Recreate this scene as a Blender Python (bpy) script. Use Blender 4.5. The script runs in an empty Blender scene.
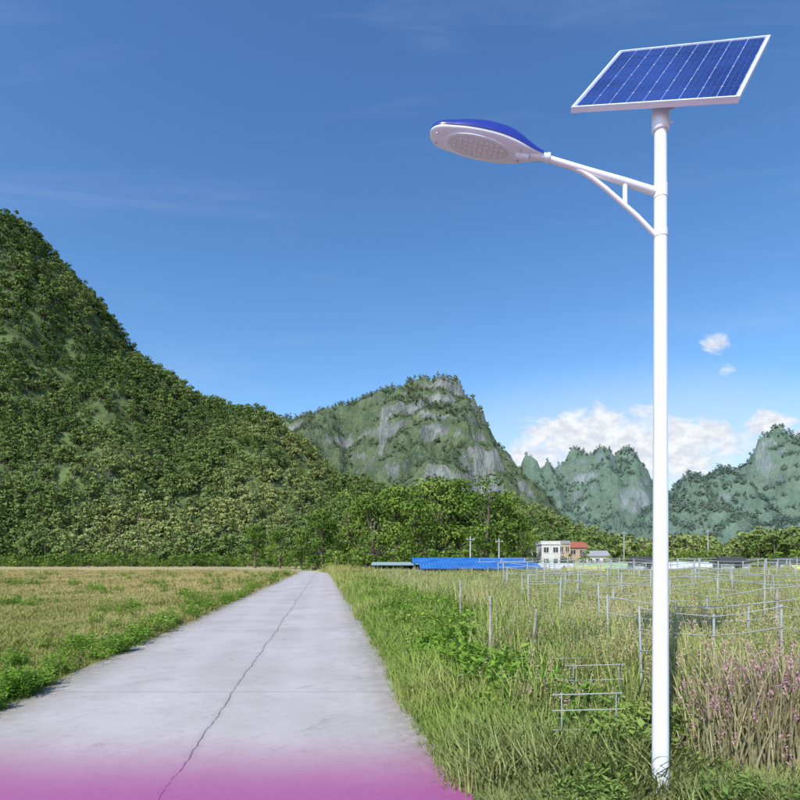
import bpy, math, random
import numpy as np
from mathutils import Vector, Matrix
R=random.Random(7); rs=np.random.RandomState(11)
S=bpy.context.scene
S.view_settings.view_transform='Standard'; S.view_settings.look='None'; S.view_settings.exposure=0; S.view_settings.gamma=1
CH=1.7
# ---------------------------------------------------------------- camera
cam=bpy.data.cameras.new('camera'); co=bpy.data.objects.new('camera',cam); S.collection.objects.link(co)
co.location=(0,0,CH); co.rotation_euler=(math.radians(90),0,0); cam.sensor_width=36; cam.lens=25.2
cam.shift_y=0.2; cam.clip_end=20000; cam.clip_start=0.05; S.camera=co
# ---------------------------------------------------------------- node helpers
class NT:
    def __init__(s,nt): s.nt=nt; s.n=nt.nodes; s.l=nt.links
    def new(s,t,**k):
        n=s.n.new(t)
        for a,b in k.items(): setattr(n,a,b)
        return n
    def set(s,sock,v):
        if isinstance(v,bpy.types.NodeSocket): s.l.new(v,sock)
        elif v is not None:
            if hasattr(sock.default_value,'__len__') and not hasattr(v,'__len__'): v=[v]*len(sock.default_value)
            elif hasattr(v,'__len__') and len(sock.default_value)==4 and len(v)==3: v=(*v,1)
            sock.default_value=v
    def m(s,op,a,b=None,c=None,clamp=False):
        n=s.new('ShaderNodeMath',operation=op,use_clamp=clamp)
        s.set(n.inputs[0],a)
        if b is not None: s.set(n.inputs[1],b)
        if c is not None: s.set(n.inputs[2],c)
        return n.outputs[0]
    def mix(s,f,a,b,bt='MIX'):
        n=s.new('ShaderNodeMix',data_type='RGBA',blend_type=bt)
        s.set(n.inputs[0],f); s.set(n.inputs[6],a); s.set(n.inputs[7],b); return n.outputs[2]
    def noise(s,vec,scale,detail=4,rough=.55,dist=0):
        n=s.new('ShaderNodeTexNoise'); s.set(n.inputs['Vector'],vec); n.inputs['Scale'].default_value=scale
        n.inputs['Detail'].default_value=detail; n.inputs['Roughness'].default_value=rough; n.inputs['Distortion'].default_value=dist
        return n.outputs[0]
    def mr(s,v,a,b,c=0,d=1,smooth=True):
        n=s.new('ShaderNodeMapRange'); n.interpolation_type='SMOOTHSTEP' if smooth else 'LINEAR'
        s.set(n.inputs[0],v)
        for i,x in enumerate((a,b,c,d)): n.inputs[i+1].default_value=x
        return n.outputs[0]
    def pos(s): return s.new('ShaderNodeNewGeometry').outputs['Position']
    def sep(s,v):
        n=s.new('ShaderNodeSeparateXYZ'); s.set(n.inputs[0],v); return n.outputs
def mat(name):
    m=bpy.data.materials.new(name); m.use_nodes=True; t=NT(m.node_tree)
    b=m.node_tree.nodes['Principled BSDF']; return m,t,b
def simple(name,col,rough=.5,metal=0,var=.12,scale=8,bump=0,coat=0):
    m,t,b=mat(name); p=t.pos()
    n=t.noise(p,scale,3); f=t.mr(n,.3,.7)
    c=t.mix(f,[x*(1-var) for x in col],[min(1,x*(1+var)) for x in col])
    t.set(b.inputs['Base Color'],c); t.set(b.inputs['Roughness'],t.mr(n,.3,.7,max(0,rough-.06),min(1,rough+.06))); b.inputs['Metallic'].default_value=metal
    b.inputs['Coat Weight'].default_value=coat
    if bump:
        bn=t.new('ShaderNodeBump'); bn.inputs['Strength'].default_value=bump; bn.inputs['Distance'].default_value=.02
        t.set(bn.inputs['Height'],t.noise(p,scale*5,6)); t.set(b.inputs['Normal'],bn.outputs[0])
    return m
MAG_OVERLAY=(.34,.05,.22)
def magf(t,p,s=.88):   # magenta graphic-overlay gradient put into surface colours towards the near end
    y=t.sep(p)[1]
    return t.m('MULTIPLY',t.mr(y,5.5,3.8,0,1),s)
def foliage(name,c1,c2,c3=None,zone=.1,trans=0,mag=0,dry=None,rnd=.6,gl=0):
    m=bpy.data.materials.new(name); m.use_nodes=True; t=NT(m.node_tree); t.n.remove(t.n['Principled BSDF']); p=t.pos()
    oi=t.new('ShaderNodeObjectInfo').outputs['Random']
    n=t.noise(p,zone,1,.7)
    f=t.m('ADD',t.m('MULTIPLY',oi,rnd),t.m('MULTIPLY',t.m('SUBTRACT',n,.42),2.2),clamp=True)
    c=t.mix(f,c1,c2)
    if c3: c=t.mix(t.m('MULTIPLY',t.mr(n,.52,.68),t.m('FRACT',t.m('MULTIPLY',oi,7.3))),c,c3)
    if dry:
        y=t.sep(p)[1]; c=t.mix(t.m('MULTIPLY',t.mr(y,dry[0],dry[1]),dry[3]),c,dry[2])
    if mag: c=t.mix(magf(t,p,mag),c,(.52,.16,.42))   # same overlay tint mixed into plant colour at the near end of the verge
    d=t.new('ShaderNodeBsdfDiffuse'); t.set(d.inputs[0],c); out=d.outputs[0]
    if trans:
        tr=t.new('ShaderNodeBsdfTranslucent'); t.set(tr.inputs[0],c)
        mx=t.new('ShaderNodeMixShader'); mx.inputs[0].default_value=trans
        t.l.new(out,mx.inputs[1]); t.l.new(tr.outputs[0],mx.inputs[2]); out=mx.outputs[0]
    t.l.new(out,t.n['Material Output'].inputs[0])
    return m
# ---------------------------------------------------------------- mesh builder
class MB:
    def __init__(s): s.v=[]; s.f=[]; s.mi=[]; s.sm=[]
    def add(s,vs,fs,m=0,smooth=False):
        o=len(s.v); s.v+= [tuple(x) for x in vs]; s.f+=[tuple(i+o for i in f) for f in fs]; s.mi+=[m]*len(fs); s.sm+=[smooth]*len(fs)
    def box(s,c,d,m=0,rz=0):
        hx,hy,hz=[x/2 for x in d]; cs,sn=math.cos(rz),math.sin(rz)
        vs=[]
        for z in(-hz,hz):
            for x,y in((-hx,-hy),(hx,-hy),(hx,hy),(-hx,hy)): vs.append((c[0]+x*cs-y*sn,c[1]+x*sn+y*cs,c[2]+z))
        s.add(vs,[(3,2,1,0),(4,5,6,7),(0,1,5,4),(1,2,6,5),(2,3,7,6),(3,0,4,7)],m)
    def tube(s,pts,rad,n=12,m=0,smooth=True):
        pts=[Vector(p) for p in pts]; rings=[]; up=None
        if not hasattr(rad,'__len__'): rad=[rad]*len(pts)
        for i,p in enumerate(pts):
            d=(pts[min(i+1,len(pts)-1)]-pts[max(i-1,0)]).normalized()
            if up is None:
                up=Vector((0,0,1)) if abs(d.z)<.9 else Vector((1,0,0))
            a=(up-d*up.dot(d)).normalized(); up=a; b=d.cross(a)
            rings.append([p+(a*math.cos(2*math.pi*k/n)+b*math.sin(2*math.pi*k/n))*rad[i] for k in range(n)])
        vs=[v for r in rings for v in r]; fs=[]
        for i in range(len(pts)-1):
            for k in range(n): fs.append((i*n+k,i*n+(k+1)%n,(i+1)*n+(k+1)%n,(i+1)*n+k))
        s.add(vs,fs,m,smooth)
        s.add(rings[0],[tuple(range(n-1,-1,-1))],m); s.add(rings[-1],[tuple(range(n))],m)
    def obj(s,name,mats,parent=None,link=True):
        me=bpy.data.meshes.new(name); me.from_pydata(s.v,[],s.f)
        for m in mats: me.materials.append(m)
        me.polygons.foreach_set('material_index',s.mi); me.polygons.foreach_set('use_smooth',s.sm); me.update()
        o=bpy.data.objects.new(name,me)
        if link: S.collection.objects.link(o)
        if parent: o.parent=parent
        return o
def empty(name):
    o=bpy.data.objects.new(name,None); S.collection.objects.link(o); return o
# ---------------------------------------------------------------- numpy noise
TB=np.random.RandomState(3).rand(512,512)
def vn(x,y):
    xi=np.floor(x).astype(int); yi=np.floor(y).astype(int); fx=x-xi; fy=y-yi
    fx=fx*fx*(3-2*fx); fy=fy*fy*(3-2*fy)
    g=lambda a,b: TB[a%512,b%512]
    return (g(xi,yi)*(1-fx)+g(xi+1,yi)*fx)*(1-fy)+(g(xi,yi+1)*(1-fx)+g(xi+1,yi+1)*fx)*fy
def fbm(x,y,o=5,ridge=False):
    s=0;a=.5;t=0
    for i in range(o):
        n=vn(x+17.3*i,y+9.1*i)
        if ridge: n=1-abs(2*n-1)
        s=s+a*n;t+=a;a*=.5;x=x*2.03;y=y*2.03
    return s/t
# ---------------------------------------------------------------- scatter
def scatter(name,pts,scl,idx,srcs,tilt=.12):
    col=bpy.data.collections.new(name+'_source')
    for o in srcs: col.objects.link(o)
    n=len(pts); me=bpy.data.meshes.new(name); me.vertices.add(n); me.vertices.foreach_set('co',np.asarray(pts,dtype=np.float32).ravel())
    rot=np.zeros((n,3),np.float32); rot[:,0]=rs.uniform(-tilt,tilt,n); rot[:,1]=rs.uniform(-tilt,tilt,n); rot[:,2]=rs.uniform(0,6.283,n)
    a=me.attributes.new('scl','FLOAT_VECTOR','POINT')
    sc=np.asarray(scl,dtype=np.float32)
    if sc.ndim==1: sc=np.repeat(sc[:,None],3,1)
    a.data.foreach_set('vector',sc.ravel())
    a=me.attributes.new('rot','FLOAT_VECTOR','POINT'); a.data.foreach_set('vector',rot.ravel())
    a=me.attributes.new('idx','INT','POINT'); a.data.foreach_set('value',np.asarray(idx,dtype=np.int32))
    o=bpy.data.objects.new(name,me); S.collection.objects.link(o)
    g=bpy.data.node_groups.new(name,'GeometryNodeTree')
    g.interface.new_socket('Geometry',in_out='INPUT',socket_type='NodeSocketGeometry'); g.interface.new_socket('Geometry',in_out='OUTPUT',socket_type='NodeSocketGeometry')
    N=g.nodes; L=g.links; gi=N.new('NodeGroupInput'); go=N.new('NodeGroupOutput'); ip=N.new('GeometryNodeInstanceOnPoints'); ci=N.new('GeometryNodeCollectionInfo')
    ci.inputs[0].default_value=col; ci.inputs['Separate Children'].default_value=True; ci.inputs['Reset Children'].default_value=True
    def na(nm,ty):
        q=N.new('GeometryNodeInputNamedAttribute'); q.data_type=ty; q.inputs[0].default_value=nm
        return [s for s in q.outputs if s.enabled and s.name=='Attribute'][0]
    e=N.new('FunctionNodeEulerToRotation')
    L.new(gi.outputs[0],ip.inputs['Points']); L.new(ci.outputs[0],ip.inputs['Instance']); ip.inputs['Pick Instance'].default_value=True
    L.new(na('idx','INT'),ip.inputs['Instance Index']); L.new(na('rot','FLOAT_VECTOR'),e.inputs[0]); L.new(e.outputs[0],ip.inputs['Rotation'])
    L.new(na('scl','FLOAT_VECTOR'),ip.inputs['Scale']); L.new(ip.outputs[0],go.inputs[0])
    md=o.modifiers.new('scatter','NODES'); md.node_group=g
    return o
# ---------------------------------------------------------------- plants
def leafquad(M,c,d,up,l,w,m=0):
    d=Vector(d).normalized(); s=d.cross(up)
    if s.length<1e-3: s=Vector((1,0,0))
    s.normalize(); c=Vector(c); nn=s.cross(d)
    M.add([c-d*l*.5, c+s*w*.5+nn*w*.12, c+d*l*.5, c-s*w*.5+nn*w*.12],[(0,1,2,3)],m)
def rv(r): 
    v=Vector((r.gauss(0,1),r.gauss(0,1),r.gauss(0,1))); return v.normalized()
def grass_clump(name,n,rad,h,w,mats,seed,head=False,lean=.35):
    r=random.Random(seed); M=MB()
    for i in range(n):
        a=r.uniform(0,6.28); q=rad*math.sqrt(r.random()); b=Vector((q*math.cos(a),q*math.sin(a),0))
        a2=r.uniform(0,6.28); ld=Vector((math.cos(a2),math.sin(a2),0)); H=h*r.uniform(.5,1); ln=lean*H*r.uniform(.2,1.3)
        s=Vector((-ld.y,ld.x,0)); s=(s*math.cos(.6*r.random())+ld*math.sin(.6*r.random())).normalized(); W=w*r.uniform(.6,1.2)
        vs=[];K=4 if h>.5 else 2
        for k in range(K):
            t=k/K; p=b+Vector((0,0,H*(t-.18*t*t*t*lean*3)))+ld*ln*t*t; ww=W*(1-.55*t)
            vs+= [p-s*ww/2,p+s*ww/2]
        tip=b+Vector((0,0,H*(1-.5*lean)))+ld*ln; vs.append(tip)
        fs=[(2*k,2*k+1,2*k+3,2*k+2) for k in range(K-1)]+[(2*K-2,2*K-1,2*K)]
        M.add(vs,fs,0)
        if head and r.random()<.22:
            for j in range(10):
                c=tip+Vector((0,0,-.10*r.random()*h))+rv(r)*.012; leafquad(M,c,rv(r)+Vector((0,0,1.2)),rv(r),.030,.010,1)
    return M.obj(name,mats,link=False)
def weed(name,n,rad,h,ls,mats,seed,asp=.5):
    r=random.Random(seed); M=MB()
    for i in range(n):
        a=r.uniform(0,6.28); q=rad*math.sqrt(r.random())*.5; b=Vector((q*math.cos(a),q*math.sin(a),0)); H=h*r.uniform(.45,1)
        tip=b*2.2+Vector((r.uniform(-.3,.3)*rad,r.uniform(-.3,.3)*rad,H))
        M.tube([b,(b+tip)/2+Vector((0,0,.05*H)),tip],[.004,.003,.0015],3)
        for j in range(11):
            t=r.uniform(.2,1); c=b.lerp(tip,t); d=rv(r); d.z=abs(d.z)*.5-.1; d.normalize(); l=ls*r.uniform(.5,1.2)
            leafquad(M,c+d*l*.5,d,Vector((r.uniform(-.5,.5),r.uniform(-.5,.5),1)),l,l*asp,0)
    return M.obj(name,mats,link=False)
def crown(M,r,H,nl,ls,rx,base,m,ncl=16,flat=1.0):
    cl=[]
    for i in range(ncl):
        a=r.uniform(0,6.28); zz=r.random(); rr=rx*(.25+.75*math.sqrt(r.random()))*math.sin(math.pi*(.18+.74*zz))**.8
        cl.append((Vector((rr*math.cos(a)*.75,rr*math.sin(a)*.75,base+(H-base)*(.1+.82*zz))),rx*r.uniform(.28,.5)))
    for i in range(nl):
        c,cr=cl[r.randrange(ncl)]; d=rv(r)
        if d.z<-.3 and r.random()<.6: d.z=-d.z
        p=c+Vector((d.x,d.y,d.z*.7*flat))*cr*r.uniform(.65,1.08)
        nrm=(d+rv(r)*.7).normalized(); t=nrm.cross(rv(r))
        if t.length<.01: continue
        t.normalize(); l=ls*r.uniform(.6,1.3); leafquad(M,p,t,nrm,l,l*.7,m)
    return cl
def tree_mesh(name,seed,H,nl,ls,rx,base,mats,limbs=True,link=False,ncl=16):
    r=random.Random(seed); M=MB()
    cl=crown(M,r,H,nl,ls,rx,base,0,ncl)
    tr=H*.022+.03
    M.tube([(0,0,-.3),(r.uniform(-.1,.1),r.uniform(-.1,.1),H*.3),(r.uniform(-.3,.3),r.uniform(-.3,.3),H*.6),(0,0,H*.85)],[tr*1.4,tr,tr*.6,tr*.2],7,1)
    if limbs:
        for c,cr in cl:
            s=Vector((0,0,max(base*.6,c.z*.55))); M.tube([s,s.lerp(c,.5)+Vector((0,0,-.04*H)),c],[tr*.4,tr*.25,tr*.08],5,1)
    return M.obj(name,mats,link=link)
bark=simple('bark',(.13,.10,.075),.9,var=.3,scale=3)
G_left=foliage('grass_left',(.22,.26,.06),(.37,.35,.12),(.48,.38,.17),zone=.22,mag=.25,dry=(7,38,(.52,.40,.18),.65))
G_near=foliage('grass_green',(.15,.24,.045),(.28,.34,.085),(.38,.35,.13),zone=.22,mag=.10,dry=(14,48,(.46,.38,.15),.5))
G_reed=foliage('reed_leaf',(.24,.31,.08),(.40,.44,.15),(.46,.40,.20),zone=.35,mag=.22)
G_seed=foliage('reed_seed',(.38,.30,.17),(.48,.40,.24),zone=.4,mag=.5)
G_weed=foliage('weed_leaf',(.12,.25,.03),(.26,.39,.065),(.33,.38,.10),zone=.5,mag=.08,trans=.15)
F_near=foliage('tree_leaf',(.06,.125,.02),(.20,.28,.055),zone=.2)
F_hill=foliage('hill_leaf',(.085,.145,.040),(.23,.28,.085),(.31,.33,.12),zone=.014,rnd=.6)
F_mid=foliage('karst_leaf_haze_tint',(.11,.165,.095),(.20,.25,.135),zone=.014)  # slightly bluish and lightened: mild distance haze mixed into the leaf colour
F_far=foliage('far_leaf_haze_tint',(.12,.185,.150),(.18,.25,.185),zone=.01)  # pale bluish greens: aerial haze put into the base colour
# ---------------------------------------------------------------- road
DX=-75/560.
EL,ER=-3.72,1.10
def lane_x(y):
    b=np.where(y>66,-((y-66)**2)*.012,0.0); return DX*y+b
m_road,t,b=mat('concrete_road'); p=t.pos(); sx=t.sep(p)
lat=t.m('SUBTRACT',sx[0],t.m('MULTIPLY',sx[1],DX))
n1=t.noise(p,.55,6,.6); n2=t.noise(p,7,6,.65); n3=t.noise(p,60,3)
c=t.mix(t.mr(n1,.3,.7),(.39,.345,.315),(.51,.46,.425))
c=t.mix(t.mr(n2,.35,.75,0,.5),c,(.37,.325,.295)); c=t.mix(t.mr(n3,.4,.75,0,.4),c,(.57,.53,.50))
tr=t.m('ABSOLUTE',t.m('SUBTRACT',t.m('ABSOLUTE',t.m('ADD',lat,1.25)),.85)); c=t.mix(t.mr(tr,.45,0,0,.35),c,(.52,.475,.445))
# stains
c=t.mix(t.mr(t.noise(p,1.7,5,.7,.8),.56,.74,0,.6),c,(.28,.24,.215))
c=t.mix(t.mr(t.noise(p,14,4,.7),.62,.70,0,.45),c,(.24,.21,.19))
ed=t.m('ABSOLUTE',t.m('ADD',lat,1.31)); c=t.mix(t.m('MULTIPLY',t.mr(ed,1.6,2.45),t.mr(n2,.3,.6,.3,1)),c,(.26,.225,.16))
wob=t.m('ADD',t.m('MULTIPLY',t.m('SUBTRACT',t.noise(p,.35,4,.6),.5),.26),t.m('MULTIPLY',t.m('SUBTRACT',t.noise(p,6,4,.7),.5),.06))
cr=t.m('ABSOLUTE',t.m('ADD',t.m('ADD',lat,1.15),wob))
ck=t.m('MULTIPLY',t.mr(cr,.010,.003),t.mr(n2,.35,.5,.4,1)); 
ck2=t.mr(cr,.08,.0,0,.25)
jt=t.m('ABSOLUTE',t.m('SUBTRACT',t.m('FRACT',t.m('DIVIDE',t.m('ADD',sx[1],t.m('MULTIPLY',wob,.12)),6.0)),.17)); jk=t.m('MULTIPLY',t.mr(jt,.0022,.001),.55)
k=t.m('MAXIMUM',ck,jk); c=t.mix(ck2,c,(.28,.25,.23)); c=t.mix(t.m('MULTIPLY',k,.8),c,(.10,.085,.075))
c=t.mix(magf(t,p,.86),c,MAG_OVERLAY)
t.set(b.inputs['Base Color'],c); b.inputs['Roughness'].default_value=.85
bn=t.new('ShaderNodeBump'); bn.inputs['Strength'].default_value=.6; bn.inputs['Distance'].default_value=.01
t.set(bn.inputs['Height'],t.m('SUBTRACT',t.m('ADD',t.m('MULTIPLY',n3,.25),t.m('MULTIPLY',n2,.5)),t.m('MULTIPLY',k,1.0))); t.set(b.inputs['Normal'],bn.outputs[0])
ys=np.concatenate([np.arange(-12,30,.25),np.arange(30,112,1.)])
M=MB(); V=[];F=[]
jl=(fbm(ys*1.3,ys*0+3.3,4)-.5)*.22; jr=(fbm(ys*1.3,ys*0+40.3,4)-.5)*.22
for i,y in enumerate(ys):
    x=float(lane_x(y)); l=x+EL+jl[i]; r_=x+ER+jr[i]
    V+= [(l-.05,y,-.05),(l,y,.035),(l+.03,y,.05),(r_-.03,y,.05),(r_,y,.035),(r_+.05,y,-.05)]
for i in range(len(ys)-1):
    for k_ in range(5): a=i*6+k_; F.append((a,a+1,a+7,a+6))
M.add(V,[f[::-1] for f in F]); road=M.obj('road',[m_road])
# ---------------------------------------------------------------- ground
m_g,t,b=mat('field_ground'); p=t.pos(); sx=t.sep(p)
n1=t.noise(p,.12,4); n2=t.noise(p,2.5,5,.7)
c=t.mix(t.mr(n1,.3,.7),(.16,.175,.05),(.29,.26,.10)); c=t.mix(t.mr(n2,.4,.7,0,.6),c,(.18,.14,.07))
far=t.mr(sx[1],30,90); cf=t.mix(t.mr(n1,.35,.65),(.26,.27,.10),(.50,.38,.18)); c=t.mix(far,c,cf)
c=t.mix(magf(t,p,.4),c,MAG_OVERLAY)
t.set(b.inputs['Base Color'],c); b.inputs['Roughness'].default_value=.95
bn=t.new('ShaderNodeBump'); bn.inputs['Strength'].default_value=.7; bn.inputs['Distance'].default_value=.05; t.set(bn.inputs['Height'],n2); t.set(b.inputs['Normal'],bn.outputs[0])
M=MB(); M.add([(-9000,-300,0),(9000,-300,0),(9000,12000,0),(-9000,12000,0)],[(0,1,2,3)]); M.obj('ground',[m_g])
# ---------------------------------------------------------------- hills
def hill(name,prof,Yr,df,db,res,mt,amp,nsc,karst=0.,tree=0,sub=.5):
    px=np.array([q[0] for q in prof],float); pz=np.array([q[1] for q in prof],float)-tree
    X=np.arange(px[0],px[-1]+res,res); Y=np.arange(Yr-df,Yr+db+res,res); GX,GY=np.meshgrid(X,Y)
    def H(x,y):
        ww=(fbm(x/nsc+3,y/nsc+7,3)-.5)
        yr=Yr+ww*df*.35
        d=np.where(y<yr,(yr-y)/df,(y-yr)/db); d=np.clip(d,0,1)
        xx=x+(fbm(x/nsc/1.3+50,y/nsc/1.3+20,3)-.5)*df*.35*np.clip(d*2,0,1)
        base=np.clip(np.interp(xx,px,pz),0,None)
        pr=np.cos(d*math.pi/2)**(1.15) if karst==0 else (1-d)**1.0*.5+.5*(1-np.clip((d-.03)/.7,0,1)**1.1)**1.3
        n=(fbm(x/nsc,y/nsc,6,True)-.55)*amp*2
        n2=(fbm(x/nsc*3.1,y/nsc*3.1,4)-.5)*amp*.7
        z=base*pr+(n*np.clip(d*3+.3,0,1)+n2)*np.clip(base*pr/60.,0,1)
        if karst>0:
            st=base.max()/9.; q=z/st+fbm(x/nsc*.5,y/nsc*.5,3)*4.5; fr=q-np.floor(q); fr2=np.clip((fr-.5)*2.0+.5,0,1); z=z+karst*(fr2-fr)*st
        return z-1.2*(d>.99)-.4
    Z=H(GX,GY); ny,nx=GX.shape
    vs=np.stack([GX,GY,Z],-1).reshape(-1,3); i=np.arange(nx-1)[None,:]+np.arange(ny-1)[:,None]*nx; i=i.ravel()
    fs=np.stack([i,i+1,i+1+nx,i+nx],-1)
    me=bpy.data.meshes.new(name); me.from_pydata(vs.tolist(),[],fs.tolist()); me.materials.append(mt); me.polygons.foreach_set('use_smooth',[True]*len(fs)); me.update()
    o=bpy.data.objects.new(name,me); S.collection.objects.link(o)
    return H,(px[0],px[-1],Yr-df,Yr+db*.18)
def rockmat(name,g1,g2,r1,r2,s0,s1,sc):
    m,t,b=mat(name); g=t.new('ShaderNodeNewGeometry'); p=g.outputs['Position']; nz=t.sep(g.outputs['Normal'])[2]
    mp=t.new('ShaderNodeMapping'); t.l.new(p,mp.inputs[0]); mp.inputs['Scale'].default_value=(1,1,.35); q=mp.outputs[0]
    n=t.noise(p,sc,3,.65); nv=t.noise(q,sc*5,6,.75,.6)
    green=t.mix(t.mr(t.noise(p,sc*8,5,.75),.35,.65),g1,g2); rock=t.mix(t.mr(nv,.38,.6),r1,r2)
    f=t.mr(t.m('ADD',nz,t.m('ADD',t.m('MULTIPLY',t.m('SUBTRACT',n,.5),1.6),t.m('MULTIPLY',t.m('SUBTRACT',nv,.5),1.0))),s0,s1)
    c=t.mix(f,rock,green); t.set(b.inputs['Base Color'],c); b.inputs['Roughness'].default_value=.95; b.inputs['Specular IOR Level'].default_value=.1
    bn=t.new('ShaderNodeBump'); bn.inputs['Strength'].default_value=1; bn.inputs['Distance'].default_value=9; t.set(bn.inputs['Height'],nv); t.set(b.inputs['Normal'],bn.outputs[0]); return m
hm=simple('hill_soil',(.085,.12,.035),.95,var=.5,scale=.15)
km=rockmat('karst_rock',(.085,.13,.07),(.16,.20,.10),(.15,.165,.15),(.33,.34,.32),.27,.44,.012)  # rock and green lightened a little, a touch of distance haze painted in
fm=rockmat('far_karst_rock',(.11,.17,.13),(.16,.225,.16),(.18,.22,.21),(.30,.34,.33),.22,.38,.008)  # stronger blue-grey tint: distance haze painted into rock and green
def cover(name,Hf,ext,n,srcs,smin,smax,mask=None,zmin=2):
    x=rs.uniform(ext[0],ext[1],n); y=rs.uniform(ext[2],ext[3],n); z=Hf(x,y)
    k=(z>zmin)&(abs(x)<y*.85+25)
    if mask is not None:
        e=3.; sl=np.hypot(Hf(x+e,y)-Hf(x-e,y),Hf(x,y+e)-Hf(x,y-e))/(2*e); k&=(sl<mask[0]+ (fbm(x/mask[1],(y+z)/mask[1],3)-.5)*mask[2])
    x,y,z=x[k],y[k],z[k]; sc=(smin+(smax-smin)*rs.rand(len(x))**1.6)*(.7+.6*fbm(x/40,y/40,3))
    scatter(name,np.stack([x,y,z-.6*sc],-1),sc,rs.randint(0,len(srcs),len(x)),srcs)
def dist_trees(tag,m,nl=130,ls=1.35):
    return [tree_mesh('%s_%d'%(tag,i),100+i*7,8.0,nl,ls,[3.4,3.0,3.9,2.6][i],[.8,1.2,.5,1.0][i],[m,bark],limbs=False,ncl=9) for i in range(4)]
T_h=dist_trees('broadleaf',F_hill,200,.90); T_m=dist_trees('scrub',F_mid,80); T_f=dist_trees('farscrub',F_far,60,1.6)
H1,e1=hill('hill',[(-470,60),(-400,130),(-340,185),(-290,212),(-236,203),(-206,190),(-188,167),(-171,147),(-157,121),(-124,103),(-94,91),(-77,84),(-59,70),(-47,58),(-29,48),(0,42),(30,40),(59,36),(77,22),(92,6),(105,0)],330,160,160,3,hm,11,50,tree=8)
cover('hill_forest',H1,e1,15000,T_h,.4,1.2)
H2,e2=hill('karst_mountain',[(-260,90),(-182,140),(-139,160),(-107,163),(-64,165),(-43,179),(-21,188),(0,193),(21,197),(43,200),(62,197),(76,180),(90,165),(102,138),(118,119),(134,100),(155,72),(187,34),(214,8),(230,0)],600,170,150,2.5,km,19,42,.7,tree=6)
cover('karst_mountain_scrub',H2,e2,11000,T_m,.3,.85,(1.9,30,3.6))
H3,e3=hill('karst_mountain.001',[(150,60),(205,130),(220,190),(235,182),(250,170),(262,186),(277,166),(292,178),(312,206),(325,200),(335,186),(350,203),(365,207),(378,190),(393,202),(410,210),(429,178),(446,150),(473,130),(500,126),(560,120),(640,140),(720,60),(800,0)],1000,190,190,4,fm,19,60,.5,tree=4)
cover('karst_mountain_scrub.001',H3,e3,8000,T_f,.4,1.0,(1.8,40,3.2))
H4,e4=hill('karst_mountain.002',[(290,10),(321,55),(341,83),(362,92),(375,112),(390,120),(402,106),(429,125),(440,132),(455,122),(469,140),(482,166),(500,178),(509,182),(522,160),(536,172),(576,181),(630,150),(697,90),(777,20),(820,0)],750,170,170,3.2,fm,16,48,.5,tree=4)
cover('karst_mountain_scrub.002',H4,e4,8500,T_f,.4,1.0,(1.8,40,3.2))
# forest belts at the foot of the mountains
n=4000; x=rs.uniform(-190,290,n); y=rs.uniform(155,290,n)
k=((x<95)&(y<195))|((x>=60)&(y>235+20*np.sin(x/40)))
x=x[k];y=y[k]; sc=rs.uniform(.6,1.3,len(x))*(.6+.7*fbm(x/25,y/25,3))
scatter('tree_belt',np.stack([x,y,np.maximum(0,H1(x,y)*(x<104)*(x>-469))-.3],-1),sc,rs.randint(0,4,len(x)),dist_trees('belt',F_hill,200,.90))
n=200; x=rs.uniform(122,190,n); y=rs.uniform(180,215,n); k=(x/y>.6); x=x[k];y=y[k]
scatter('tree_belt.001',np.stack([x,y,0*x-.3],-1),rs.uniform(1.0,1.7,len(x)),rs.randint(0,4,len(x)),dist_trees('grove',F_hill,260,.9))
# individual trees
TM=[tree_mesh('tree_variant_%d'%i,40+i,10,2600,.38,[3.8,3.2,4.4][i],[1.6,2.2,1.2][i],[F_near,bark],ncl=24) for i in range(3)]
for i,(x,y,h) in enumerate([(-19,108,8),(-14.5,104,11),(-10,110,15),(-5,104,14.5),(-1,116,17),(3,103,15),(7,108,18),(11.5,112,18),(15.5,100,16.5),(19,106,15),(22.5,110,11),(26,118,9),(-24,112,8),(-30,116,9)]):
    o=bpy.data.objects.new('tree' if i==0 else 'tree.%03d'%i,TM[i%3].data); S.collection.objects.link(o)
    o.location=(x,y,0); s=h/10; o.scale=(s*R.uniform(.85,1.1),s*R.uniform(.85,1.1),s); o.rotation_euler=(0,0,R.uniform(0,6.28))
n=1500; x=rs.uniform(-110,120,n); y=rs.uniform(88,128,n); k=(abs(x-lane_x(y)+1.3)>5)&~((x>22)&(y<120)&(rs.rand(n)<.6)); x=x[k];y=y[k]
k=(x<24)|(rs.rand(len(x))<.45); x=x[k];y=y[k]
scatter('shrubs',np.stack([x,y+ (x<-18)*45,0*x-.2],-1),rs.uniform(.12,.5,len(x)),rs.randint(0,4,len(x)),dist_trees('shrub',F_near,200,.95))
# ---------------------------------------------------------------- grass
C_l=[grass_clump('la%d'%i,34,.19,.30,.010,[G_left,G_seed],i,lean=.45) for i in range(4)]
C_g=[grass_clump('ga%d'%i,34,.19,.30,.010,[G_near,G_seed],i,lean=.45) for i in range(4)]
C_r=[grass_clump('ra%d'%i,28,.20,1.3,.014,[G_reed,G_seed],20+i,head=True,lean=.22) for i in range(4)]
C_w=[weed('wa%d'%i,16,.2,.36,[.07,.05,.085,.06][i],[G_weed],60+i,[.5,.6,.28,.45][i]) for i in range(4)]
def wedge(n,y0,y1,side,mx=.82,pw=1.0):
    y=y0+(y1-y0)*rs.rand(n)**pw; 
    if side<0: lo=-mx*y-1; hi=lane_x(y)+EL+.10
    else: lo=lane_x(y)+ER-.10; hi=mx*y+1
    return lo+(hi-lo)*rs.rand(n),y
x,y=wedge(27000,3.5,80,-1,pw=1.6); d=lane_x(y)+EL-x
f=fbm(x/3,y/3,3); s=(.45+.9*f)*(1+y/32); s*=np.where(d<.25,.6,1)
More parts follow.
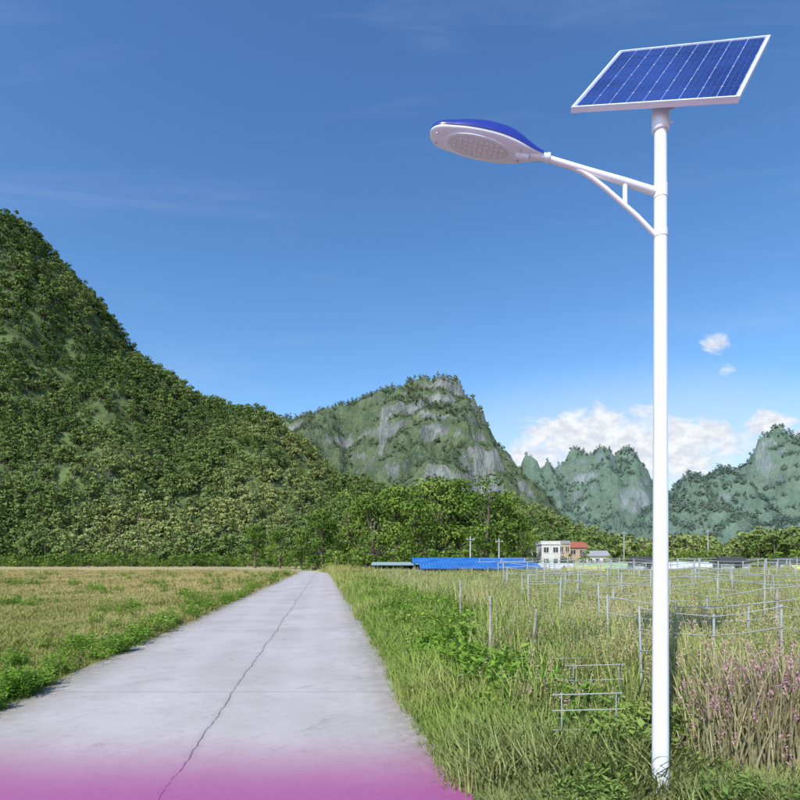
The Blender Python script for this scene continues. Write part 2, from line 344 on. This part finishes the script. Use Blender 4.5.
k=rs.rand(len(x))<np.clip(.3+2.2*(fbm(x/5+9,y/5,3)-.3),.25,1)
x,y,s=x[k],y[k],s[k]
scatter('grass',np.stack([x,y,0*x-.01],-1),np.stack([s*1.35,s*1.35,s*.66],-1),rs.randint(0,4,len(x)),C_l)
x,y=wedge(8000,3.5,60,-1,pw=1.3); d=lane_x(y)+EL-x
k=(rs.rand(len(x))<np.exp(-np.abs(d)/.6)*1.1*(fbm(y/1.5,x/1.5,2)))|((fbm(x/1.6+5,y/1.6,3)>.65)&(rs.rand(len(x))<.5)); x,y=x[k],y[k]
scatter('roadside_weeds',np.stack([x,y,0*x],-1),rs.uniform(.4,1.0,len(x))*(1+y/45),rs.randint(0,4,len(x)),C_w)
# right side
def split(x,y):
    d=x-(lane_x(y)+ER); return d,1.0+1.4*np.clip((y-4)/6,0,1)+3.0*(fbm(x/1.3,y/1.3,3)-.5)
def clear(x,y): # trodden patch on the lane side of the lamp base
    return (abs(x-.465*y)<.30)&(y<4.0)
x,y=wedge(30000,3.6,76,1,pw=1.7); k=~clear(x,y); x,y=x[k],y[k]; d,bd=split(x,y)
low=(d<bd)|(y<4.1); rd=rs.rand(len(x))<np.clip((d-bd)*.9,0,1)*np.clip(.4+1.5*(fbm(x/2.5+7,y/2.5+2,3)-.3),.2,1)
tall=(~low)&rd&(y<48); 
s=rs.uniform(.6,1.05,len(x))*(.66+.6*fbm(x/4,y/4,3))*np.clip(.6+d/5,.6,1)
s=np.where((abs(x-.465*y)<.35)&(y<5.2),s*.45,s)
xx,yy,ss=x[tall],y[tall],s[tall]; wsc=1+yy/28
scatter('tall_grass',np.stack([xx,yy,0*xx],-1),np.stack([wsc,wsc,ss],-1),rs.randint(0,4,len(xx)),C_r)
k=~tall; xx,yy=x[k],y[k]; ss=(.7+.9*fbm(xx/1.5,yy/1.5,3))*(1+yy/36)*np.where(low[k],1.0+.5*(d[k]>.4),1); ss=np.where(d[k]<.1,ss*.55,ss)*np.where(yy<4.1,.55,1)
scatter('grass.001',np.stack([xx,yy,0*xx-.01],-1),np.stack([ss*1.2,ss*1.2,ss],-1),rs.randint(0,4,len(xx)),C_g)
x,y=wedge(14000,3.6,42,1,pw=1.8); k=~clear(x,y); x,y=x[k],y[k]; d,bd=split(x,y)
k=(rs.rand(len(x))<np.where(d<bd,.95,.25)*np.clip(.35+2.2*(fbm(x*1.2,y*1.2,2)-.2),.15,1)); x,y,d=x[k],y[k],d[k]
scatter('roadside_weeds.001',np.stack([x,y,0*x],-1),rs.uniform(.5,1.2,len(x))*np.clip(.45+d*1.1,.45,1.2)*(.5+.9*fbm(x*1.5,y*1.5,2))*np.where(y<4.3,.6,1)*(1+y/60),rs.randint(0,4,len(x)),C_w)
# ---------------------------------------------------------------- street light
white=simple('white_paint',(.83,.86,.90),.3,var=.02,scale=3,coat=.3)
steel=simple('galvanised_steel',(.55,.56,.58),.4,.8,var=.1,scale=20)
blue=simple('blue_shell_paint',(.02,.035,.28),.25,var=.06,scale=4,coat=.6)
housing=simple('lamp_housing',(.75,.84,.90),.35,var=.03,scale=6)
ledm=simple('led_lens',(.57,.63,.67),.12,var=.05,scale=30,coat=.5)
ledd=simple('led_chip',(.72,.76,.72),.2,var=.05,scale=30)
dark=simple('dark_plastic_and_shade',(.03,.03,.035),.5)
alu=simple('aluminium_frame',(.77,.83,.88),.35,.15,var=.03,scale=6)
SL=empty('solar_street_light')
PX,PY=1.800,3.87
M=MB(); M.tube([(PX,PY,.02),(PX,PY,1.5),(PX,PY,3.2),(PX,PY,4.68)],[.057,.051,.045,.041],40); M.obj('pole',[white],SL)
M=MB(); M.box((PX,PY,.0),(.34,.34,.02),2); M.box((PX,PY,.018),(.24,.24,.014),0)
for a in(-1,1):
    for c_ in(-1,1): M.tube([(PX+a*.09,PY+c_*.09,.02),(PX+a*.09,PY+c_*.09,.045)],.009,8,1)
M.obj('base_plate',[white,steel,simple('footing_concrete',(.35,.34,.32),.9)],SL)
M=MB(); M.tube([(PX,PY,4.66),(PX,PY,4.67),(PX,PY,4.835),(PX,PY,4.845)],[.050,.057,.057,.050],40)
for zz in(4.70,4.79):
    M.tube([(PX+.053,PY-.03,zz),(PX+.072,PY-.04,zz)],.007,8)
M.obj('top_collar',[white],SL)
def P(x,z): return (x,PY,z)
M=MB()
M.tube([P(PX-.035,4.245),P(1.55,4.315),P(1.30,4.388),P(1.05,4.465),P(.90,4.515)],[.028,.026,.024,.022,.021],24)
M.tube([P(1.19,4.415),P(1.26,4.382),P(1.34,4.330),P(1.42,4.268),P(1.52,4.180),P(1.64,4.075),P(PX-.04,3.950)],[.016]*7,16)
M.tube([P(1.555,4.30),P(1.555,4.150)],.016,16)
M.obj('bracket_arm',[white],SL)
M=MB(); M.tube([P(PX,4.20),P(PX,4.29)],.0455,32); M.tube([P(PX,3.93),P(PX,3.98)],.0465,32); M.obj('arm_clamps',[white],SL)
# lamp head
A=Vector((.985,PY,4.487)); B=Vector((.205,PY,4.655)); L_=(B-A).length; e1_=(B-A).normalized(); e2_=Vector((0,1,0)); e3_=e1_.cross(e2_)
if e3_.z<0: e3_=-e3_
rl=math.radians(-10); e2r=e2_*math.cos(rl)+e3_*math.sin(rl); e3r=e3_*math.cos(rl)-e2_*math.sin(rl); e2_,e3_=e2r,e3r
T=np.concatenate([np.linspace(0,.85,26),1-.15*(1-np.sin(np.linspace(0,1,12)[1:]*math.pi/2))])
wf=lambda t: np.interp(t,[0,.06,.14,.25,.4,.55,.7,.85],[.032,.038,.062,.095,.116,.120,.114,.094]) if t<.85 else .094*math.sqrt(max(0,1-((t-.85)/.15)**2))
hf=lambda t: np.interp(t,[0,.1,.3,.55,.8,.85],[.030,.060,.130,.132,.084,.068]) if t<.85 else .068*math.sqrt(max(0,1-((t-.85)/.15)**2))
def hp(t,yv,zv): return A+e1_*(t*L_)+e2_*yv+e3_*zv
def smooth_arr(f):
    a=np.array([f(t) for t in T]); 
    b_=a.copy()
    for _ in range(3):
        b_[1:-3]=(b_[:-4]+2*b_[1:-3]+b_[2:-2])/4
    return b_
Wd=smooth_arr(wf); Ht=smooth_arr(hf); NA=25
M=MB(); V=[];F=[]
for i,t_ in enumerate(T):
    w=Wd[i]*1.04+.001; V.append(hp(t_,w*.985,-.007))
    for k_ in range(NA): a=math.pi*k_/(NA-1); V.append(hp(t_,w*math.cos(a),max(0,Ht[i])*math.sin(a)**.85))
    V.append(hp(t_,-w*.985,-.007))
n_=NA+2
for i in range(len(T)-1):
    for k_ in range(n_-1): a=i*n_+k_; F.append((a,a+1,a+1+n_,a+n_))
M.add(V,F,0,True); M.add(V[:n_],[tuple(range(n_))],0); M.obj('top_shell',[blue],SL)
M=MB(); V=[];F=[]
for i,t_ in enumerate(T):
    w=Wd[i]*.985; hb=.034*min(1,Wd[i]/.09)
    for k_ in range(NA): a=math.pi*k_/(NA-1); V.append(hp(t_,w*math.cos(a),-.001-hb*math.sin(a)**.45))
for i in range(len(T)-1):
    for k_ in range(NA-1): a=i*NA+k_; F.append((a,a+NA,a+1+NA,a+1))
M.add(V,F,0,True); M.add(V[:NA],[tuple(range(NA))],0)
M.obj('lower_housing',[housing],SL)
M=MB()
def ell(t0,a_,b_,z0,z1,m,n=48):
    top=[hp(t0+a_*math.cos(2*math.pi*k/n)/L_,b_*math.sin(2*math.pi*k/n)*(1+.12*math.cos(2*math.pi*k/n)),z0) for k in range(n)]
    bt=[hp(t0+a_*math.cos(2*math.pi*k/n)/L_,b_*math.sin(2*math.pi*k/n)*(1+.12*math.cos(2*math.pi*k/n)),z1) for k in range(n)]
    M.add(top+bt,[(k,(k+1)%n,n+(k+1)%n,n+k) for k in range(n)],m,True); M.add(bt,[tuple(range(n))],m)
ell(.56,.235,.090,-.030,-.040,1); ell(.56,.215,.075,-.030,-.0425,0)
for i in range(10):
    for j in range(4):
        u=-.162+i*.036; v_=-.042+j*.028
        if (u/.195)**2+(v_/.068)**2<1:
            c_=hp(.56+u/L_,v_,-.045); M.tube([c_+e3_*.004,c_,c_-e3_*.002],[.0095,.009,.006],10,2)
M.obj('led_module',[ledm,housing,ledd],SL)
M=MB(); M.tube([hp(-.05,0,-.0),hp(.11,0,-.006)],.027,20); M.tube([hp(-.06,0,0),hp(-.035,0,0)],.032,20)
M.tube([hp(.12,0,-.030),hp(.235,0,-.034)],[.020,.026],12)
for s_ in(-1,1):
    c_=hp(.20,s_*.045,-.030); M.tube([c_,c_-e3_*.012],.006,8,1)
    c_=hp(.93,s_*.04,-.030); M.tube([c_,c_-e3_*.012],.006,8,1)
M.obj('neck_socket',[housing,steel],SL)
# solar panel
Rt=Vector((.863,-.422,-.277)).normalized(); Up=Vector((.467,.461,.753)); Up=(Up-Rt*Up.dot(Rt)).normalized(); Nn=Rt.cross(Up)
BL=Vector((1.2216,4.0,4.928)); PW,PH=1.075,1.21
def pp(u,v,w=0): return BL+Rt*u+Up*v+Nn*w
def pbox(M,u0,u1,v0,v1,w0,w1,m):
    vs=[pp(u,v,w) for w in(w0,w1) for u,v in((u0,v0),(u1,v0),(u1,v1),(u0,v1))]
    M.add(vs,[(3,2,1,0),(4,5,6,7),(0,1,5,4),(1,2,6,5),(2,3,7,6),(3,0,4,7)],m)
m_cell,t,b=mat('polycrystalline_cell'); p=t.pos(); vo=t.new('ShaderNodeTexVoronoi'); t.l.new(p,vo.inputs[0]); vo.inputs['Scale'].default_value=70
vs_=t.sep(vo.outputs['Color'])[0]; c=t.mix(vs_,(.008,.015,.10),(.013,.03,.19)); c=t.mix(t.mr(t.noise(p,1.6,2),.35,.65),c,(.02,.05,.24)); t.set(b.inputs['Base Color'],c); b.inputs['Roughness'].default_value=.25; b.inputs['Coat Weight'].default_value=.5; b.inputs['Coat Roughness'].default_value=.05
back=simple('panel_backsheet',(.36,.42,.62),.4,var=.03)
bus=simple('busbar',(.12,.16,.38),.35,.2,var=.05)
fr=.018
M=MB(); pbox(M,fr,PW-fr,fr,PH-fr,-.006,.0,0); M.obj('panel_laminate',[back],SL)
M=MB(); nc,nr=9,6; iu=(PW-2*fr-.018)/nc; iv=(PH-2*fr-.018)/nr
for i in range(nc):
    for j in range(nr):
        u0=fr+.009+i*iu+.0022; u1=fr+.009+(i+1)*iu-.0022; v0=fr+.009+j*iv+.0032; v1=fr+.009+(j+1)*iv-.0032; ch=.006
        M.add([pp(u0+ch,v0,.0015),pp(u1-ch,v0,.0015),pp(u1,v0+ch,.0015),pp(u1,v1-ch,.0015),pp(u1-ch,v1,.0015),pp(u0+ch,v1,.0015),pp(u0,v1-ch,.0015),pp(u0,v0+ch,.0015)],[tuple(range(8))],0)
        for q in(.33,.67):
            uu=u0+(u1-u0)*q; M.add([pp(uu-.0009,v0,.003),pp(uu+.0009,v0,.003),pp(uu+.0009,v1,.003),pp(uu-.0009,v1,.003)],[(0,1,2,3)],1)
M.obj('solar_cells',[m_cell,bus],SL)
M=MB(); pbox(M,0,PW,0,fr,-.030,.006,0); pbox(M,0,PW,PH-fr,PH,-.030,.006,0); pbox(M,0,fr,fr,PH-fr,-.030,.006,0); pbox(M,PW-fr,PW,fr,PH-fr,-.030,.006,0); M.obj('panel_frame',[alu],SL)
M=MB(); pbox(M,.12,.16,.10,PH-.04,-.056,-.032,0); pbox(M,.90,.94,.10,PH-.04,-.056,-.032,0); pbox(M,.08,PW-.08,.30,.345,-.086,-.058,0)
pj=Vector((PX,PY,4.80)); 
for u,v in((.50,.32),(.75,.32),(.62,.32)): M.tube([pj,pp(u,v,-.075)],.016,12,0)
M.obj('panel_bracket',[steel],SL)
M=MB(); pbox(M,.46,.60,.92,1.04,-.03,-.008,0); M.obj('junction_box',[dark],SL)
# ---------------------------------------------------------------- field furniture
wood=simple('weathered_wood',(.36,.32,.26),.9,var=.3,scale=6,bump=.4); pale=simple('galvanised_pipe',(.42,.44,.42),.55,var=.15,scale=2)
def stake(name,x,y,h,r=.03,lean=(0,0),m=wood):
    M=MB(); M.tube([(x,y,-.1),(x+lean[0]*.5,y+lean[1]*.5,h*.5),(x+lean[0],y+lean[1],h)],[r*1.1,r,r*.9],10)
    M.tube([(x+lean[0]*.9,y+lean[1]*.9,h*.9),(x+lean[0]*.92,y+lean[1]*.92,h*.93)],[r*1.25,r*1.25],10); return M.obj(name,[m])
stake('fence_post',1.21,7.5,1.22,.022); stake('fence_post.001',1.85,8.0,1.0,.022,(.10,0)); stake('fence_post.002',1.35,12.5,1.25,.024); stake('fence_post.003',4.55,6.8,1.35,.022,(.03,0))
def trellis(name,x0,x1,y0,dy,h,n,rails=2,r=.014,seed=0):
    M=MB(); q=random.Random(int(y0*10)+seed)
    P_=[]
    for i in range(n+1):
        t_=i/n; x=x0+(x1-x0)*t_; y=y0+dy*t_; hh=h*q.uniform(.88,1.08); lx=q.uniform(-.06,.06); M.tube([(x,y,-.1),(x+lx,y,hh)],r*1.0,6); P_.append((x+lx,y,hh))
    for k in range(rails):
        for i in range(n):
            a,b_=P_[i],P_[i+1]; f_=1-.16*k
            M.tube([(a[0],a[1]-.02,a[2]*f_-.02),((a[0]+b_[0])/2,(a[1]+b_[1])/2-.02,(a[2]+b_[2])/2*f_-.03),(b_[0],b_[1]-.02,b_[2]*f_-.02)],r*.35,4)
    return M.obj(name,[pale])
tl=[(2.35,5.2,5.4,.25,1.18,4,4),(2.6,6.6,6.9,-.2,1.25,5,4),(3.1,8.2,8.6,.2,1.30,6,4),(3.0,11,10.6,.1,1.35,8,4),(3.0,13,13,.3,1.40,9,3),(3.5,17,16,.4,1.45,11,3),(4,24,21,.5,1.5,14,3),(5,32,27,.6,1.55,17,3),(6,42,34,.8,1.6,21,2),(6,56,44,1,1.7,26,2),(8,70,56,1,1.8,28,2),(10,90,70,1,1.9,32,1)]
for i,(a,b_,y,dy,h,n,rl_) in enumerate(tl): trellis('trellis' if i==0 else 'trellis.%03d'%i,a,b_,y,dy,h,n,rl_,r=.008+.0008*y)
# row of low crop frames running out into the field beside the pole
M=MB()
for i in range(13):
    y=4.4+i*.85; x=.335*y+.08*math.sin(i*2.1); hh=.66+.07*math.sin(i*1.7)
    for s_ in(-.20,.22): M.tube([(x+s_,y,-.05),(x+s_*1.02,y,hh)],.005,6)
    for z in(hh*.55,hh*.78,hh*.97): M.tube([(x-.28,y,z),(x+.28,y+.02,z+.01)],.0045,6)
M.obj('crop_support_frame',[pale])
# utility poles
conc=simple('pole_concrete',(.42,.41,.38),.85,var=.1,scale=4)
for i,(x,y,h) in enumerate([(10.3,82,5.2),(15.2,86,5.0),(52,130,8.4),(77,140,9.2)]):
    M=MB(); M.tube([(x,y,0),(x,y,h)],[.14,.09],10); M.box((x,y-.16,h-.5),(1.2,.08,.08),1)
    for d in(-.5,0,.5): M.tube([(x+d,y-.16,h-.46),(x+d,y-.16,h-.28)],.04,8,2)
    M.obj('utility_pole' if i==0 else 'utility_pole.%03d'%i,[conc,steel,white])
# ---------------------------------------------------------------- buildings
wallw=simple('white_render',(.62,.61,.58),.85,var=.1,scale=1.5); tan=simple('tan_render',(.48,.36,.24),.85,var=.12,scale=1.5)
glass=simple('window_glass',(.03,.04,.05),.1); redr=simple('red_roof_tile',(.34,.10,.06),.8,var=.2,scale=4); darkr=simple('dark_roof',(.05,.05,.05),.8,var=.2); grayr=simple('grey_roof',(.30,.30,.30),.8)
def house(name,x,y,w,d,h,wall,roofm,gable=True,floors=2,nw=3):
    E=empty(name); M=MB(); M.box((x,y,h/2),(w,d,h),0); M.obj('walls',[wall],E)
    M=MB(); fh=h/floors
    for f_ in range(floors):
        for i in range(nw):
            cx=x-w/2+w*(i+.5)/nw; cz=fh*(f_+.55)
            if f_==0 and i==nw//2:
                M.box((cx,y-d/2-.02,fh*.38),(min(.9,w/nw*.6),.06,fh*.76),1)
            else:
                ww=w/nw*.5; M.box((cx,y-d/2-.01,cz),(ww,.06,fh*.42),0); M.box((cx,y-d/2-.05,cz-fh*.24),(ww+.2,.12,.06),2); M.box((cx,y-d/2-.045,cz),(.05,.02,fh*.42),2)
    M.obj('windows_and_door',[glass,darkr,white],E)
    M=MB()
    if gable:
        o_=.35; rh=w*.13+.6
        vs=[(x-w/2-o_,y-d/2-o_,h),(x+w/2+o_,y-d/2-o_,h),(x+w/2+o_,y+d/2+o_,h),(x-w/2-o_,y+d/2+o_,h),(x-w/2-o_,y,h+rh),(x+w/2+o_,y,h+rh)]
        M.add(vs,[(0,1,5,4),(2,3,4,5),(0,4,3),(1,2,5),(3,2,1,0)],0)
    else:
        M.box((x,y,h+.08),(w+.3,d+.3,.16),0)
        for a,b_,c1,c2 in((0,-d/2,w,.15),(0,d/2,w,.15),(-w/2,0,.15,d-.16),(w/2,0,.15,d-.16)): M.box((x+a,y+b_,h+.16+.3),(c1,c2,.6),0)
    M.obj('roof',[roofm],E); return E
house('house',32.2,122,4.0,5,5.0,wallw,wallw,False,2,2)
house('house.001',27.0,121,2.4,4,4.2,wallw,wallw,False,1,2)
house('house.002',40.5,134,6.5,6,4.6,tan,redr,True,2,3)
house('house.003',37.0,128,2.6,4,5.3,tan,grayr,False,2,2)
house('house.004',44.5,128,5,4,2.6,wallw,grayr,True,1,3)
# small field huts
for i,(x,y,w) in enumerate([(25.0,58,2.6),(33.0,56,3.1),(52,75,4)]):
    E=empty('field_hut' if i==0 else 'field_hut.%03d'%i); M=MB(); M.box((x,y,.75),(w*.8,1.8,1.5),0); M.box((x+w*.1,y-.92,.7),(w*.25,.06,1.3),1); M.obj('walls',[wallw,dark],E)
    M=MB(); o_=.2; h=1.4; ww=w/2
    vs=[(x-ww,y-1.2,h),(x+ww,y-1.2,h),(x+ww,y+1.2,h),(x-ww,y+1.2,h),(x-ww*.75,y,h+.65),(x+ww*.75,y,h+.65)]
    M.add(vs,[(0,1,5,4),(2,3,4,5),(0,4,3),(1,2,5),(3,2,1,0)]); M.obj('roof',[darkr],E)
# blue sheet roofed sheds
m_b,t,b=mat('blue_sheet_roof'); p=t.pos(); sx=t.sep(p); w=t.m('SINE',t.m('MULTIPLY',sx[0],28)); n=t.noise(p,.8,5)
t.set(b.inputs['Base Color'],t.mix(t.mr(n,.3,.7),(.010,.12,.44),(.04,.22,.58))); b.inputs['Roughness'].default_value=.45
bn=t.new('ShaderNodeBump'); bn.inputs['Distance'].default_value=.04; t.set(bn.inputs['Height'],w); t.set(b.inputs['Normal'],bn.outputs[0])
def shed(name,x,y,w,d,h,rh,m):
    E=empty(name); M=MB(); n=max(2,int(w/2.2))
    for i in range(n+1):
        xx=x-w/2+w*i/n
        for yy in(y-d/2,y+d/2): M.tube([(xx,yy,0),(xx,yy,h)],.04,8)
    M.box((x,y+d/2-.1,h*.45),(w,.04,h*.85),2); M.box((x,y-d/2-.02,h*.28),(w,.04,h*.5),1); M.obj('frame',[pale,m,dark],E)  # dark sheet at the back paints in the shaded interior
    M=MB(); o_=.3; s=[(x-w/2-o_,y-d/2-o_,h),(x+w/2+o_,y-d/2-o_,h),(x+w/2+o_,y,h+rh),(x-w/2-o_,y,h+rh),(x+w/2+o_,y+d/2+o_,h),(x-w/2-o_,y+d/2+o_,h)]
    M.add(s,[(0,1,2,3),(3,2,4,5)]); M.add([(a,b_,c_-.05) for a,b_,c_ in s],[(3,2,1,0),(5,4,2,3)]); M.obj('roof',[m],E)
shed('blue_shed',6.1,44,8.6,4,1.05,.45,m_b); shed('blue_shed.001',7.0,58,11.0,4,1.4,.55,m_b); shed('net_shed',.4,68,7,4,1.1,.35,simple('pale_net_roof',(.28,.36,.36),.7))
yel=simple('yellow_sheet',(.62,.55,.10),.6,var=.15)
def tunnel(name,x,y,L,r,m,n=6):
    M=MB(); V=[];F=[]; K=12
    for i in range(n+1):
        for k in range(K+1): a=math.pi*k/K; V.append((x+L*i/n,y+r*math.cos(a),r*1.05*math.sin(a)+.02*math.sin(i*3+k)))
    for i in range(n):
        for k in range(K): a=i*(K+1)+k; F.append((a,a+1,a+K+2,a+K+1))
    M.add(V,F,0,True); M.add(V[:K+1],[tuple(range(K+1))]); M.add(V[-K-1:],[tuple(range(K+1))])
    for i in range(n+1): M.tube([(x+L*i/n,y+(r+.015)*math.cos(math.pi*k/K),(r+.015)*1.05*math.sin(math.pi*k/K)) for k in range(K+1)],.02,5,1)
    return M.obj(name,[m,pale])
tunnel('crop_tunnel',13.2,45,3.0,1.15,yel); tunnel('crop_tunnel.001',13,62,6,1.3,simple('white_film',(.6,.62,.6),.4)); tunnel('crop_tunnel.002',19,64,8,1.3,simple('green_net',(.30,.42,.22),.7))
tunnel('crop_tunnel.003',32,68,9,1.4,simple('white_film3',(.6,.62,.6),.4)); tunnel('crop_tunnel.004',36,52,5,1.2,yel)
# ---------------------------------------------------------------- world and sun
el=math.radians(47); az=math.radians(208)
w=bpy.data.worlds.new('World'); S.world=w; w.use_nodes=True; t=NT(w.node_tree); bg=t.n['Background']
sky=t.new('ShaderNodeTexSky'); sky.sky_type='NISHITA'; sky.sun_disc=False; sky.sun_elevation=el; sky.sun_rotation=az; sky.altitude=100; sky.air_density=1.3; sky.dust_density=.8; sky.ozone_density=4.2
tc=t.new('ShaderNodeTexCoord').outputs['Generated']; s3=t.sep(tc)
yy=t.m('MAXIMUM',s3[1],.05); u=t.m('DIVIDE',s3[0],yy); v=t.m('DIVIDE',s3[2],yy)
cb=t.new('ShaderNodeCombineXYZ'); t.set(cb.inputs[0],u); t.set(cb.inputs[1],t.m('MULTIPLY',v,1.5)); cv=cb.outputs[0]
def ells(lst,mn=-1.6):
    mask=None
    for (cu,cvv,ru,rvv,st) in lst:
        a=t.m('DIVIDE',t.m('SUBTRACT',u,cu),ru); b_=t.m('DIVIDE',t.m('SUBTRACT',v,cvv),rvv)
        d=t.m('SUBTRACT',1,t.m('ADD',t.m('MULTIPLY',a,a),t.m('MULTIPLY',b_,b_))); d=t.m('MULTIPLY',t.m('MAXIMUM',d,mn),st)
        mask=d if mask is None else t.m('MAXIMUM',mask,d)
    return mask
mask=ells([(.36,.215,.18,.068,1.9),(.46,.20,.18,.075,1.7),(.535,.225,.07,.045,1.5),(.66,.243,.06,.032,1.5),(.70,.20,.12,.06,1.2),(.567,.388,.036,.025,1.0),(.583,.34,.018,.015,.9),(.25,.18,.07,.04,1.3)])
nz=t.noise(cv,16,5,.6,.4); nz2=t.noise(cv,30,3,.6)
dens=t.m('ADD',t.m('MULTIPLY',mask,.55),t.m('MULTIPLY',t.m('SUBTRACT',nz,.5),2.2))
fwd=t.m('GREATER_THAN',s3[1],.05)
al=t.m('MULTIPLY',t.mr(dens,.12,.75),fwd)
soft=t.m('MULTIPLY',t.m('MULTIPLY',t.mr(ells([(.5,.15,.65,.22,1.3)],-1),.0,1.4),.55),fwd)
mp=t.new('ShaderNodeMapping'); t.l.new(cv,mp.inputs[0]); mp.inputs['Rotation'].default_value=(0,0,.75); mp.inputs['Scale'].default_value=(1,3.5,1)
cir=t.m('MULTIPLY',t.m('MULTIPLY',t.mr(t.noise(mp.outputs[0],1.6,4,.6,.5),.50,.80),.10),fwd)
hs=t.new('ShaderNodeHueSaturation'); t.l.new(sky.outputs[0],hs.inputs['Color']); hs.inputs['Saturation'].default_value=1.12; hs.inputs['Value'].default_value=.17
gm=t.new('ShaderNodeGamma'); t.l.new(hs.outputs[0],gm.inputs[0]); gm.inputs[1].default_value=1.22
skc=t.mix(1.0,gm.outputs[0],(8.9,8.9,8.9),'MULTIPLY')
shade=t.mix(t.mr(nz2,.35,.65),(5.6,5.9,6.5),(7.5,7.6,7.7))
c=t.mix(cir,skc,(5.2,5.9,6.8)); c=t.mix(soft,c,(5.2,5.9,6.8)); c=t.mix(t.m('MULTIPLY',al,.94),c,shade)
t.set(bg.inputs[0],c); bg.inputs[1].default_value=.13
sl=bpy.data.lights.new('sun','SUN'); sl.energy=4.4; sl.angle=math.radians(.5); sl.color=(1,.97,.92); so=bpy.data.objects.new('sun',sl); S.collection.objects.link(so)
sd=Vector((math.sin(az)*math.cos(el),math.cos(az)*math.cos(el),math.sin(el))); so.rotation_euler=sd.to_track_quat('Z','Y').to_euler(); so.location=sd*50
